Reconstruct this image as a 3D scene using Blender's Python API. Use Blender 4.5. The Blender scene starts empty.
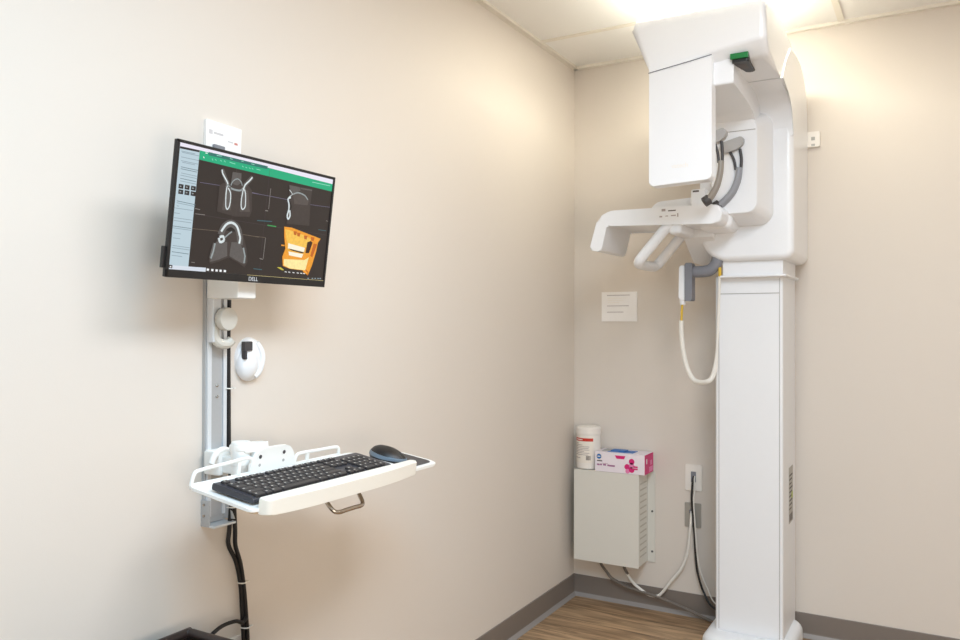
import bpy, bmesh, math, random
from mathutils import Vector, Matrix
random.seed(4)
SC = bpy.context.scene
COL = SC.collection
PI = math.pi

# ------------------------------------------------------------------ materials
def lin(c):
    return tuple(((v / 12.92) if v <= .04045 else ((v + .055) / 1.055) ** 2.4) for v in c)
def rgb(r, g, b):
    return lin((r / 255, g / 255, b / 255))
def pm(name, color, rough=.5, metal=0., bump=0., scale=60., var=.03, spec=.5, coat=0.):
    m = bpy.data.materials.new(name); m.use_nodes = True
    nt = m.node_tree; N = nt.nodes; L = nt.links
    b = N['Principled BSDF']
    b.inputs['Roughness'].default_value = rough
    b.inputs['Metallic'].default_value = metal
    b.inputs['Specular IOR Level'].default_value = spec
    b.inputs['Coat Weight'].default_value = coat
    tc = N.new('ShaderNodeTexCoord'); nz = N.new('ShaderNodeTexNoise')
    nz.inputs['Scale'].default_value = scale; nz.inputs['Detail'].default_value = 3
    L.new(tc.outputs['Object'], nz.inputs['Vector'])
    mx = N.new('ShaderNodeMix'); mx.data_type = 'RGBA'
    mx.inputs[6].default_value = (*[max(0, c * (1 - var)) for c in color], 1)
    mx.inputs[7].default_value = (*[min(1, c * (1 + var)) for c in color], 1)
    L.new(nz.outputs['Fac'], mx.inputs[0]); L.new(mx.outputs[2], b.inputs['Base Color'])
    if bump:
        bp = N.new('ShaderNodeBump'); bp.inputs['Strength'].default_value = bump; bp.inputs['Distance'].default_value = .002
        L.new(nz.outputs['Fac'], bp.inputs['Height']); L.new(bp.outputs['Normal'], b.inputs['Normal'])
    return m
def em(name, color, strength=1., noise=0., scale=150.):
    m = bpy.data.materials.new(name); m.use_nodes = True
    nt = m.node_tree; N = nt.nodes; L = nt.links
    b = N['Principled BSDF']
    b.inputs['Base Color'].default_value = (.004, .004, .004, 1)
    b.inputs['Roughness'].default_value = .35
    b.inputs['Emission Strength'].default_value = strength
    b.inputs['Emission Color'].default_value = (*color, 1)
    if noise:
        tc = N.new('ShaderNodeTexCoord'); nz = N.new('ShaderNodeTexNoise')
        nz.inputs['Scale'].default_value = scale; nz.inputs['Detail'].default_value = 4
        L.new(tc.outputs['Object'], nz.inputs['Vector'])
        mx = N.new('ShaderNodeMix'); mx.data_type = 'RGBA'
        mx.inputs[6].default_value = (*[c * (1 - noise) for c in color], 1)
        mx.inputs[7].default_value = (*[c * (1 + noise) for c in color], 1)
        L.new(nz.outputs['Fac'], mx.inputs[0]); L.new(mx.outputs[2], b.inputs['Emission Color'])
    return m

M = {}
M['wall'] = pm('wall_paint', rgb(222, 212.6, 202), .75, bump=.06, scale=350, var=.012)
M['ceil'] = pm('ceiling_tile', rgb(240, 238, 234), .9, bump=.12, scale=420, var=.02)
M['tbar'] = pm('ceiling_grid_paint', rgb(232, 226, 214), .5, var=.01)
M['base'] = pm('vinyl_cove_base', rgb(126, 116, 108), .5, var=.02, scale=30)
M['toe'] = pm('vinyl_cove_toe', rgb(150, 144, 140), .4, var=.02, scale=30)
M['white'] = pm('gloss_white_shell', rgb(240, 241, 243), .28, var=.006, coat=.25)
M['whiteb'] = pm('satin_white_panel', rgb(236, 237, 239), .4, var=.006)
M['cream'] = pm('cream_plastic', rgb(240, 235, 224), .38, var=.01)
M['trayw'] = pm('white_coated_metal', rgb(243, 242, 238), .38, var=.01)
M['under'] = pm('tray_underside_tan', rgb(214, 196, 170), .6, var=.03)
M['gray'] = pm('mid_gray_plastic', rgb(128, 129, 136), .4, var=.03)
M['lgray'] = pm('light_gray_plastic', rgb(176, 174, 172), .45, var=.03)
M['clamp'] = pm('clamp_gray_plastic', rgb(150, 152, 158), .3, var=.03)
M['dgray'] = pm('dark_gray_rubber', rgb(70, 68, 70), .5, var=.04)
M['seam'] = pm('seam_gray', rgb(168, 164, 160), .7, var=.02)
M['black'] = pm('black_plastic', rgb(30, 28, 28), .4, var=.05)
M['cable'] = pm('black_cable_sheath', rgb(20, 18, 19), .45, var=.05)
M['keys'] = pm('charcoal_keycaps', rgb(50, 47, 48), .5, var=.06)
M['kbd'] = pm('dark_slate_plastic', rgb(52, 54, 62), .4, var=.04)
M['legend'] = pm('pale_key_legend', rgb(200, 196, 190), .6, var=.02)
M['blue'] = pm('steel_blue_plastic', rgb(104, 120, 134), .3, var=.03)
M['alu'] = pm('brushed_aluminium', rgb(184, 185, 186), .42, metal=.3, var=.04, scale=200)
M['alu2'] = pm('pale_aluminium_edge', rgb(224, 228, 232), .3, metal=.25, var=.03, scale=200)
M['steel'] = pm('polished_steel', rgb(190, 180, 168), .2, metal=1., var=.05)
M['disc'] = pm('putty_plastic', rgb(208, 204, 194), .5, var=.02)
M['box'] = pm('beige_powder_coat', rgb(222, 218, 208), .5, bump=.05, scale=500, var=.015)
M['slot'] = pm('vent_slot_shade', rgb(196, 189, 176), .7, var=.03)
M['paper'] = pm('white_paper', rgb(247, 243, 239), .7, var=.02)
M['ink'] = pm('faded_ink', rgb(170, 160, 158), .7, var=.02)
M['inkd'] = pm('dark_ink', rgb(96, 90, 88), .7, var=.02)
M['ink2'] = pm('pale_ink', rgb(206, 200, 200), .7, var=.02)
M['rose'] = pm('rose_ink', rgb(206, 130, 122), .6, var=.02)
M['clamp_warm'] = pm('clamp_plastic_warm_lit', rgb(150, 144, 136), .35, var=.03)  # same grey as the other clamp, its warmer lighting put into the colour
M['red'] = pm('red_print', rgb(200, 48, 32), .5, var=.04)
M['pink'] = pm('magenta_print', rgb(216, 32, 116), .45, var=.06, scale=120)
M['pink2'] = pm('pale_pink_print', rgb(232, 130, 178), .5, var=.05)
M['lilac'] = pm('lilac_carton', rgb(240, 230, 236), .5, var=.015)
M['pblue'] = pm('blue_print', rgb(30, 108, 184), .45, var=.05)
M['violet'] = pm('violet_ink', rgb(168, 112, 152), .6, var=.04)
M['label'] = pm('cream_label', rgb(240, 232, 220), .5, var=.01)
M['plate'] = pm('white_wall_plate', rgb(240, 234, 226), .35, var=.01)
M['gplate'] = pm('gray_wall_plate', rgb(172, 168, 160), .4, metal=.3, var=.02)
M['yellow'] = pm('yellow_sleeve', rgb(214, 176, 50), .5, var=.04)
M['wcable'] = pm('white_cable_sheath', rgb(232, 228, 220), .4, var=.02)
M['gcable'] = pm('gray_cable_sheath', rgb(118, 110, 102), .5, var=.03)
M['green'] = pm('green_gloss_edge', rgb(26, 120, 60), .3, var=.03)
M['lime'] = pm('lime_sticker', rgb(160, 176, 60), .5, var=.03)
M['bin'] = pm('dark_brown_plastic', rgb(52, 42, 40), .35, var=.05)
M['binw'] = pm('pale_trim_strip', rgb(206, 198, 190), .5, var=.02)

# wood-look vinyl planks running along x
def wood():
    m = bpy.data.materials.new('wood_vinyl_plank'); m.use_nodes = True
    nt = m.node_tree; N = nt.nodes; L = nt.links; b = N['Principled BSDF']
    b.inputs['Roughness'].default_value = .42
    tc = N.new('ShaderNodeTexCoord')
    br = N.new('ShaderNodeTexBrick'); br.offset = .37
    br.inputs['Scale'].default_value = 1.; br.inputs['Brick Width'].default_value = 1.2; br.inputs['Row Height'].default_value = .152
    br.inputs['Mortar Size'].default_value = .0015; br.inputs['Mortar Smooth'].default_value = .1
    br.inputs['Color1'].default_value = (*rgb(168, 138, 107), 1); br.inputs['Color2'].default_value = (*rgb(190, 160, 127), 1)
    br.inputs['Mortar'].default_value = (*rgb(92, 72, 56), 1)
    L.new(tc.outputs['Object'], br.inputs['Vector'])
    mp = N.new('ShaderNodeMapping'); mp.inputs['Scale'].default_value = (2.2, 26, 1)
    L.new(tc.outputs['Object'], mp.inputs['Vector'])
    nz = N.new('ShaderNodeTexNoise'); nz.inputs['Scale'].default_value = 1.6; nz.inputs['Detail'].default_value = 6; nz.inputs['Roughness'].default_value = .62
    nz.inputs['Distortion'].default_value = .6
    L.new(mp.outputs[0], nz.inputs['Vector'])
    cr = N.new('ShaderNodeValToRGB')
    cr.color_ramp.elements[0].position = .37; cr.color_ramp.elements[0].color = (.34, .30, .26, 1)
    cr.color_ramp.elements[1].position = .62; cr.color_ramp.elements[1].color = (1.22, 1.18, 1.12, 1)
    L.new(nz.outputs['Fac'], cr.inputs[0])
    mx = N.new('ShaderNodeMix'); mx.data_type = 'RGBA'; mx.blend_type = 'MULTIPLY'; mx.inputs[0].default_value = .85
    L.new(br.outputs['Color'], mx.inputs[6]); L.new(cr.outputs[0], mx.inputs[7]); L.new(mx.outputs[2], b.inputs['Base Color'])
    bp = N.new('ShaderNodeBump'); bp.inputs['Strength'].default_value = .15; bp.inputs['Distance'].default_value = .002
    L.new(nz.outputs['Fac'], bp.inputs['Height']); L.new(bp.outputs['Normal'], b.inputs['Normal'])
    return m
M['wood'] = wood()

# ------------------------------------------------------------------ mesh helpers
class MB:
    """collects shapes; several materials allowed in one mesh"""
    def __init__(s): s.v = []; s.f = []; s.m = []; s.mats = []
    def mi(s, mat):
        if mat not in s.mats: s.mats.append(mat)
        return s.mats.index(mat)
    def add(s, vs, fs, mat, tf=None):
        o = len(s.v); i = s.mi(mat)
        for p in vs:
            p = Vector(p)
            s.v.append(tf @ p if tf is not None else p)
        for f in fs: s.f.append([o + k for k in f]); s.m.append(i)
    def bm(s, b, mat, tf=None):
        b.verts.index_update()
        s.add([v.co.copy() for v in b.verts], [[v.index for v in f.verts] for f in b.faces], mat, tf); b.free()
    def box(s, lo, hi, mat, bev=0., seg=2, tf=None):
        b = bmesh.new()
        x0, y0, z0 = lo; x1, y1, z1 = hi
        vs = [b.verts.new(p) for p in ((x0,y0,z0),(x1,y0,z0),(x1,y1,z0),(x0,y1,z0),(x0,y0,z1),(x1,y0,z1),(x1,y1,z1),(x0,y1,z1))]
        for f in ((3,2,1,0),(4,5,6,7),(0,1,5,4),(1,2,6,5),(2,3,7,6),(3,0,4,7)): b.faces.new([vs[i] for i in f])
        if bev: bmesh.ops.bevel(b, geom=b.edges[:], offset=bev, segments=seg, affect='EDGES', profile=.5)
        s.bm(b, mat, tf)
    def prism(s, pts, ax, a, c, mat, bev=0., seg=3, tf=None):
        """pts: 2-D outline in the two other axes (x<y<z order), extruded a..c along ax, cap rims bevelled"""
        b = bmesh.new()
        def P(p, h):
            q = list(p); q.insert(ax, h); return q
        A = [b.verts.new(P(p, a)) for p in pts]; B = [b.verts.new(P(p, c)) for p in pts]
        n = len(pts)
        fa = b.faces.new(A); fb = b.faces.new(B)
        for i in range(n): b.faces.new((A[i], A[(i+1) % n], B[(i+1) % n], B[i]))
        if bev:
            ed = list(set(fa.edges[:] + fb.edges[:]))
            bmesh.ops.bevel(b, geom=ed, offset=bev, segments=seg, affect='EDGES', profile=.5, clamp_overlap=True)
        bmesh.ops.recalc_face_normals(b, faces=b.faces[:])
        s.bm(b, mat, tf)
    def tube(s, pts, r, mat, n=10, smooth=5, flat=1., tf=None, closed=False):
        pts = [Vector(p) for p in pts]
        if smooth: pts = catmull(pts, smooth, closed)
        rr = r if callable(r) else (lambda t: r)
        k = len(pts); vs = []; fs = []
        def tan(i):
            if closed: return (pts[(i+1) % k] - pts[i-1]).normalized()
            return (pts[min(k-1, i+1)] - pts[max(0, i-1)]).normalized()
        t0 = tan(0); up = Vector((0,0,1)) if abs(t0.z) < .9 else Vector((0,1,0))
        nx = t0.cross(up).normalized()
        for i in range(k):
            t = tan(i); nx = (nx - t * nx.dot(t)).normalized(); ny = t.cross(nx)
            R = rr(i / max(1, k-1))
            for j in range(n):
                a = 2*PI*j/n
                vs.append(pts[i] + nx*(math.cos(a)*R) + ny*(math.sin(a)*R*flat))
        for i in range(k if closed else k-1):
            for j in range(n):
                a, c = i*n, ((i+1) % k)*n
                fs.append((a+j, a+(j+1) % n, c+(j+1) % n, c+j))
        if not closed:
            fs.append(tuple(range(n))[::-1]); fs.append(tuple((k-1)*n + j for j in range(n)))
        s.add(vs, fs, mat, tf)
    def lathe(s, prof, mat, c=(0,0,0), n=36, axis=2, tf=None):
        vs = []; fs = []; k = len(prof)
        for r, h in prof:
            for j in range(n):
                a = 2*PI*j/n; p = [r*math.cos(a), r*math.sin(a)]
                p.insert(axis, h)
                vs.append(Vector(p) + Vector(c))
        for i in range(k-1):
            for j in range(n): fs.append((i*n+j, i*n+(j+1) % n, (i+1)*n+(j+1) % n, (i+1)*n+j))
        fs.append(tuple(range(n))[::-1]); fs.append(tuple((k-1)*n+j for j in range(n)))
        b = bmesh.new(); V = [b.verts.new(p) for p in vs]
        for f in fs: b.faces.new([V[i] for i in f])
        bmesh.ops.recalc_face_normals(b, faces=b.faces[:]); s.bm(b, mat, tf)
    def build(s, name, root=None, smooth=True, ang=32, origin=None):
        me = bpy.data.meshes.new(name)
        off = Vector(root['_base']) if root is not None else Vector(origin or (0,0,0))
        me.from_pydata([tuple(p - off) for p in s.v], [], s.f)
        for m in s.mats: me.materials.append(m)
        for p, i in zip(me.polygons, s.m): p.material_index = i; p.use_smooth = smooth
        if smooth: me.set_sharp_from_angle(angle=math.radians(ang))
        me.validate(); me.update()
        o = bpy.data.objects.new(name, me); COL.objects.link(o)
        if smooth and len(me.polygons) > 12:
            wn = o.modifiers.new('weighted_normal', 'WEIGHTED_NORMAL'); wn.keep_sharp = True; wn.weight = 70
        if root is not None: o.parent = root
        else: o.location = off
        return o
def catmull(P, n, closed=False):
    out = []; k = len(P)
    for i in range(k if closed else k-1):
        if closed: p0, p1, p2, p3 = P[i-1], P[i], P[(i+1) % k], P[(i+2) % k]
        else: p0, p1, p2, p3 = P[max(0, i-1)], P[i], P[i+1], P[min(k-1, i+2)]
        for j in range(n):
            t = j/n
            out.append(.5*((2*p1) + (p2-p0)*t + (2*p0-5*p1+4*p2-p3)*t*t + (3*p1-p0-3*p2+p3)*t**3))
    if not closed: out.append(P[-1])
    return out
def rr(x0, y0, x1, y1, r, n=6):
    """rounded rectangle; r one radius or four (x0y0, x1y0, x1y1, x0y1)"""
    R = r if isinstance(r, (tuple, list)) else (r,)*4
    out = []
    for (cx, cy, a0, q) in ((x0+R[0], y0+R[0], PI, R[0]), (x1-R[1], y0+R[1], 1.5*PI, R[1]), (x1-R[2], y1-R[2], 0, R[2]), (x0+R[3], y1-R[3], .5*PI, R[3])):
        if q <= 0: out.append((cx, cy)); continue
        for i in range(n+1):
            a = a0 + .5*PI*i/n; out.append((cx+q*math.cos(a), cy+q*math.sin(a)))
    return out
def rounded(P, r, n=5):
    """round the corners of a 2-D polygon; r one radius or one per corner"""
    out = []; k = len(P)
    for i in range(k):
        p, a, b = Vector(P[i]), Vector(P[i-1]), Vector(P[(i+1) % k])
        q = r[i] if isinstance(r, (tuple, list)) else r
        if q <= 0: out.append(tuple(p)); continue
        da, db = (a-p), (b-p); q1 = min(q, da.length*.48, db.length*.48)
        s, e = p + da.normalized()*q1, p + db.normalized()*q1
        for j in range(n+1):
            t = j/n; out.append(tuple(s*(1-t)**2 + p*2*t*(1-t) + e*t*t))
    return out
def tag(o, label=None, cat=None, group=None, kind=None):
    if label: o['label'] = label
    if cat: o['category'] = cat
    if group: o['group'] = group
    if kind: o['kind'] = kind
    return o
def thing(name, base, label, cat, group=None):
    o = bpy.data.objects.new(name, None); COL.objects.link(o); o.empty_display_size = .05
    o.location = base; o['_base'] = tuple(base)
    return tag(o, label, cat, group)
def part_of(o, root):
    o['_base'] = tuple(root['_base']); return o
def text_mesh(mb, body, size, mat, tf, squash=1.):
    cu = bpy.data.curves.new('t', 'FONT'); cu.body = body; cu.size = size; cu.align_x = 'CENTER'; cu.align_y = 'CENTER'; cu.extrude = .0002
    ob = bpy.data.objects.new('t', cu); COL.objects.link(ob)
    dg = bpy.context.evaluated_depsgraph_get(); me = ob.evaluated_get(dg).to_mesh()
    mb.add([v.co.copy() for v in me.vertices], [list(p.vertices) for p in me.polygons], mat, tf)
    ob.evaluated_get(dg).to_mesh_clear()
    bpy.data.objects.remove(ob); bpy.data.curves.remove(cu)
SCR = [['F','lav',0,[[-0.2258,0.1295],[0.2265,0.129],[0.2265,0.1157],[-0.226,0.12]]],
['F','side',0,[[-0.226,0.12],[-0.1772,0.1209],[-0.1793,-0.1124],[-0.2265,-0.115]]],
['F','dark',0,[[-0.2249,0.1221],[-0.1772,0.1229],[-0.1773,0.1189],[-0.225,0.1177]]],
['F','green',0,[[-0.1768,0.123],[0.2263,0.1181],[0.2262,0.1],[-0.177,0.1047]]],
['F','teal',0,[[-0.1549,0.1239],[0.009,0.1236],[0.0089,0.117],[-0.155,0.1173]]],
['S','white',0.0016,[[-0.1629,0.1205],[-0.1572,0.1205]]],
['S','white',0.0018,[[-0.1672,0.1122],[-0.1645,0.1097]]],
['S','pale',0.0012,[[-0.134,0.121],[-0.1209,0.1218]]],
['S','pale',0.0012,[[-0.0991,0.1209],[-0.0913,0.1207]]],
['S','pale',0.0012,[[-0.0678,0.1215],[-0.0611,0.1211]]],
['S','pale',0.0012,[[-0.0397,0.1204],[-0.03,0.1204]]],
['S','pale',0.0012,[[-0.1449,0.1123],[-0.1424,0.1089]]],
['S','pale',0.0012,[[-0.1368,0.1124],[-0.1334,0.1105]]],
['S','pale',0.0012,[[-0.1237,0.1131],[-0.1196,0.1113]]],
['S','pale',0.0012,[[-0.1138,0.1138],[-0.1096,0.1114]]],
['S','pale',0.0012,[[-0.0986,0.1132],[-0.0832,0.1122]]],
['S','pale',0.0012,[[-0.0641,0.1117],[-0.0604,0.1096]]],
['S','pale',0.0012,[[-0.0545,0.1111],[-0.0501,0.1097]]],
['S','pale',0.0012,[[-0.0445,0.1111],[-0.0401,0.1097]]],
['S','pale',0.0012,[[-0.0366,0.1113],[-0.0322,0.1099]]],
['S','pale',0.0012,[[-0.0229,0.1119],[-0.0118,0.1116]]],
['S','pale',0.0014,[[0.1543,0.1118],[0.2184,0.1126]]],
['S','tx',0.0012,[[-0.2209,0.1131],[-0.1876,0.1137]]],
['S','tx',0.0012,[[-0.2193,0.111],[-0.1781,0.1116]]],
['S','tx',0.0012,[[-0.2203,0.1019],[-0.1776,0.1023]]],
['S','tx',0.0012,[[-0.2199,0.0947],[-0.1788,0.0949]]],
['S','tx',0.0012,[[-0.2168,0.092],[-0.1864,0.0922]]],
['S','tx2',0.0012,[[-0.2192,0.0827],[-0.1781,0.0826]]],
['S','tx2',0.0012,[[-0.219,0.079],[-0.1794,0.0789]]],
['S','tx',0.0012,[[-0.2171,0.0709],[-0.179,0.0706]]],
['S','tx',0.0012,[[-0.2184,0.0665],[-0.1787,0.0661]]],
['S','tx2',0.0012,[[-0.218,0.0603],[-0.1799,0.0597]]],
['S','tx',0.0012,[[-0.2178,0.0554],[-0.1781,0.0548]]],
['S','tx2',0.0012,[[-0.2216,0.0155],[-0.1758,0.0138]]],
['S','tx',0.0012,[[-0.2214,0.0119],[-0.1771,0.0101]]],
['S','tx',0.0012,[[-0.2205,0.0059],[-0.2151,0.0057]]],
['S','tx',0.0012,[[-0.2256,0.0011],[-0.1813,0.0016]]],
['S','tx',0.0012,[[-0.2251,-0.0084],[-0.2117,-0.0084]]],
['S','tx',0.0012,[[-0.2246,-0.0179],[-0.1802,-0.0179]]],
['S','tx',0.0012,[[-0.2243,-0.0234],[-0.1817,-0.0235]]],
['S','tx2',0.0012,[[-0.2254,-0.0344],[-0.181,-0.0348]]],
['S','tx',0.0012,[[-0.2252,-0.038],[-0.1808,-0.0384]]],
['S','tx',0.0012,[[-0.223,-0.0479],[-0.2045,-0.0482]]],
['S','tx',0.0012,[[-0.2225,-0.0575],[-0.2056,-0.0578]]],
['S','tx',0.0012,[[-0.2217,-0.0725],[-0.1806,-0.0737]]],
['S','tx',0.0012,[[-0.2232,-0.0767],[-0.1804,-0.0781]]],
['S','tx2',0.0012,[[-0.2227,-0.0849],[-0.1817,-0.0864]]],
['S','tx',0.0012,[[-0.2224,-0.0918],[-0.1969,-0.0928]]],
['F','dark',0,[[-0.2204,0.0492],[-0.209,0.0494],[-0.2092,0.0406],[-0.2205,0.0405]]],
['F','bone2',0,[[-0.2179,0.0462],[-0.2137,0.046],[-0.2141,0.0438],[-0.2177,0.0438]]],
['F','dark',0,[[-0.2057,0.0496],[-0.1942,0.0498],[-0.1943,0.0409],[-0.2059,0.0408]]],
['F','bone2',0,[[-0.2031,0.0466],[-0.1989,0.0464],[-0.1994,0.0441],[-0.203,0.0441]]],
['F','dark',0,[[-0.1908,0.05],[-0.1791,0.0502],[-0.1792,0.0412],[-0.1909,0.0411]]],
['F','bone2',0,[[-0.1882,0.0469],[-0.1838,0.0468],[-0.1843,0.0445],[-0.188,0.0445]]],
['F','dark',0,[[-0.2198,0.0386],[-0.2085,0.0387],[-0.2086,0.0299],[-0.22,0.0298]]],
['F','bone2',0,[[-0.2173,0.0356],[-0.2131,0.0354],[-0.2136,0.0331],[-0.2172,0.0331]]],
['F','dark',0,[[-0.2051,0.0389],[-0.1936,0.039],[-0.1937,0.0301],[-0.2053,0.0301]]],
['F','bone2',0,[[-0.2026,0.0358],[-0.1983,0.0357],[-0.1988,0.0334],[-0.2024,0.0334]]],
['F','dark',0,[[-0.1902,0.0392],[-0.1785,0.0393],[-0.1786,0.0304],[-0.1903,0.0303]]],
['F','bone2',0,[[-0.1876,0.0361],[-0.1832,0.036],[-0.1837,0.0337],[-0.1874,0.0337]]],
['F','white2',0,[[-0.2265,-0.1117],[-0.1354,-0.1111],[-0.1352,-0.1195],[-0.2265,-0.1195]]],
['F','dark',0,[[-0.2264,-0.1107],[-0.218,-0.1114],[-0.2183,-0.1177],[-0.2265,-0.1168]]],
['F','white',0,[[-0.2239,-0.1133],[-0.2205,-0.1137],[-0.2207,-0.1162],[-0.2241,-0.1158]]],
['F','white',0,[[-0.1329,-0.1123],[-0.127,-0.1126],[-0.1271,-0.1172],[-0.133,-0.117]]],
['F','white',0,[[-0.1211,-0.1124],[-0.1151,-0.1126],[-0.1152,-0.1173],[-0.1212,-0.117]]],
['F','white',0,[[-0.1099,-0.1124],[-0.1038,-0.1126],[-0.1039,-0.1173],[-0.11,-0.1171]]],
['F','white',0,[[-0.0993,-0.1124],[-0.0932,-0.1127],[-0.0933,-0.1174],[-0.0994,-0.1171]]],
['F','white',0,[[-0.0878,-0.1124],[-0.0816,-0.1127],[-0.0817,-0.1174],[-0.0879,-0.1171]]],
['F','tx',0,[[0.1705,-0.1152],[0.1754,-0.1153],[0.1756,-0.118],[0.1707,-0.1179]]],
['F','tx',0,[[0.1853,-0.1146],[0.1903,-0.1147],[0.1905,-0.1174],[0.1855,-0.1173]]],
['F','tx',0,[[0.1953,-0.1141],[0.2003,-0.1142],[0.2005,-0.1169],[0.1955,-0.1168]]],
['F','tx',0,[[0.2053,-0.1137],[0.2104,-0.1138],[0.2106,-0.1165],[0.2055,-0.1164]]],
['F','tx',0,[[0.2129,-0.1133],[0.2181,-0.1134],[0.2183,-0.1162],[0.2132,-0.116]]],
['S','div',0.0009,[[-0.1791,-0.0045],[0.2265,-0.0074]]],
['S','div',0.0007,[[0.0153,0.1203],[0.0132,-0.1195]]],
['S','lav2',0.0009,[[-0.1705,0.0599],[-0.1206,0.0615],[-0.0047,0.0595]]],
['S','lav2',0.0009,[[-0.034,0.059],[0.0245,0.0597],[0.076,0.0595],[0.1526,0.0586],[0.2244,0.0614]]],
['S','tan',0.0009,[[-0.1793,-0.0347],[-0.1142,-0.0328],[-0.0281,-0.0332],[0.0014,-0.0343]]],
['S','tan',0.0009,[[-0.0281,-0.0336],[0.0222,-0.0331]]],
['S','tan2',0.0006,[[-0.0791,0.0183],[-0.0785,-0.0881]]],
['S','tan2',0.0006,[[-0.0792,0.104],[-0.0772,0.0153]]],
['S','grayl',0.0014,[[0.0234,0.0768],[0.0231,0.031]]],
['S','grayl',0.0018,[[0.0134,0.0263],[0.0217,0.0265]]],
['S','grayl',0.0014,[[0.0222,-0.0337],[0.021,-0.0805]]],
['S','grayl',0.0018,[[0.0104,-0.0806],[0.0203,-0.0821]]],
['S','tl',0.0018,[[-0.0079,0.0017],[0.0367,0.0047]]],
['S','gr2',0.0022,[[0.0239,-0.0051],[0.051,-0.0053]]],
['S','tl',0.0018,[[-0.0049,-0.1046],[0.0205,-0.1051]]],
['S','tl',0.0014,[[0.1914,0.0028],[0.2193,0.0028]]],
['S','grayl',0.0012,[[-0.1763,0.0063],[-0.1639,0.0055]]],
['S','grayl',0.0012,[[-0.1747,-0.0042],[-0.1509,-0.0035]]],
['S','grayl',0.0012,[[-0.1738,-0.1021],[-0.1649,-0.1027]]],
['S','grayl',0.0014,[[0.2151,0.0274],[0.222,0.0265]]],
['F','dim2',0,[[-0.1206,0.0615],[-0.111,0.068],[-0.0421,0.0727],[-0.0307,0.0636],[-0.0261,0.0212],[-0.0307,0.0072],[-0.073,0.0026],[-0.1208,0.0076]]],
['F','dim',0,[[-0.089,0.0946],[-0.0648,0.0958],[-0.0635,0.0749],[-0.0736,0.0682],[-0.091,0.0709]]],
['F','dim3',0,[[-0.1039,0.0613],[-0.0868,0.0585],[-0.0841,0.0145],[-0.1077,0.0117]]],
['F','dim3',0,[[-0.0627,0.0618],[-0.0414,0.0621],[-0.0314,0.0179],[-0.0597,0.0146]]],
['S','dim',0.01,[[-0.1176,0.0947],[-0.1066,0.0777],[-0.0993,0.0684],[-0.1004,0.0592]]],
['S','dim',0.01,[[-0.0333,0.0926],[-0.0521,0.0726],[-0.0555,0.0602]]],
['S','bone',0.0034,[[-0.1176,0.0947],[-0.1148,0.0867],[-0.1066,0.0777],[-0.0993,0.0684],[-0.1004,0.0592]]],
['S','bone2',0.0038,[[-0.1009,0.0669],[-0.0903,0.0606],[-0.0764,0.0586],[-0.0626,0.0597],[-0.0559,0.0654]]],
['S','bone',0.0034,[[-0.0333,0.0926],[-0.041,0.0835],[-0.0521,0.0726],[-0.0555,0.0602]]],
['S','bone2',0.0022,[[-0.0906,0.0658],[-0.0861,0.0755],[-0.0745,0.0825],[-0.0637,0.0775],[-0.0597,0.0702]]],
['S','dim',0.004,[[-0.087,0.091],[-0.0664,0.0924]]],
['S','dim',0.004,[[-0.085,0.0861],[-0.0643,0.0874]]],
['S','dim',0.013,[[-0.0966,0.0623],[-0.0937,0.0154]]],
['S','dim',0.013,[[-0.0536,0.0631],[-0.0516,0.0204]]],
['S','bone',0.0026,[[-0.1006,0.0618],[-0.1015,0.0487],[-0.1006,0.0333],[-0.0988,0.0205],[-0.0944,0.0153],[-0.0897,0.0216],[-0.0881,0.0349],[-0.0897,0.0503],[-0.0971,0.0597]]],
['S','bone',0.0026,[[-0.0552,0.0668],[-0.057,0.0547],[-0.0584,0.0386],[-0.0569,0.0256],[-0.0523,0.0203],[-0.0463,0.0268],[-0.0465,0.0401],[-0.0489,0.0558],[-0.0529,0.0632]]],
['F','dim2',0,[[0.0789,0.0933],[0.1555,0.0953],[0.1544,0.0594],[0.1582,0.0085],[0.0834,0.0046],[0.0803,0.0229],[0.0948,0.0445],[0.0826,0.0653]]],
['F','dim3',0,[[0.0925,0.0766],[0.1248,0.081],[0.148,0.0688],[0.1453,0.0557],[0.1014,0.0528]]],
['F','dim',0,[[0.0789,0.0933],[0.113,0.0931],[0.1171,0.0862],[0.0892,0.0736]]],
['S','dim',0.003,[[0.1167,0.0912],[0.1557,0.0923]]],
['S','bone2',0.003,[[0.0945,0.0744],[0.1103,0.0802],[0.1325,0.0769],[0.1443,0.0683]]],
['S','bone',0.0042,[[0.0879,0.066],[0.0794,0.0612],[0.0837,0.0506],[0.0853,0.0384],[0.0821,0.0231],[0.0861,0.0161],[0.0909,0.0241],[0.0882,0.0363]]],
['S','bone',0.002,[[0.0809,0.0651],[0.0927,0.0741],[0.0814,0.0825]]],
['F','dim2',0,[[-0.1066,-0.0344],[-0.0925,-0.0155],[-0.0795,-0.0083],[-0.0616,-0.0124],[-0.0442,-0.0347],[-0.0302,-0.0637],[-0.0244,-0.0907],[-0.0318,-0.1033],[-0.0566,-0.0927],[-0.0786,-0.0851],[-0.1029,-0.0955],[-0.125,-0.1026],[-0.1309,-0.0972],[-0.1267,-0.0738]]],
['F','dim',0,[[-0.1201,-0.0588],[-0.1056,-0.0518],[-0.0864,-0.0532],[-0.0827,-0.0824],[-0.1069,-0.0928],[-0.1271,-0.0984]]],
['F','dim',0,[[-0.0748,-0.0522],[-0.0513,-0.0503],[-0.0333,-0.0791],[-0.0322,-0.0972],[-0.0568,-0.0897],[-0.0769,-0.082]]],
['F','black',0,[[-0.0955,-0.029],[-0.0808,-0.0187],[-0.0668,-0.0233],[-0.0684,-0.0294],[-0.0839,-0.03]]],
['S','dim',0.016,[[-0.1062,-0.0402],[-0.0979,-0.0219],[-0.0803,-0.0128],[-0.061,-0.0213],[-0.0526,-0.0414],[-0.0509,-0.0563]]],
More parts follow.
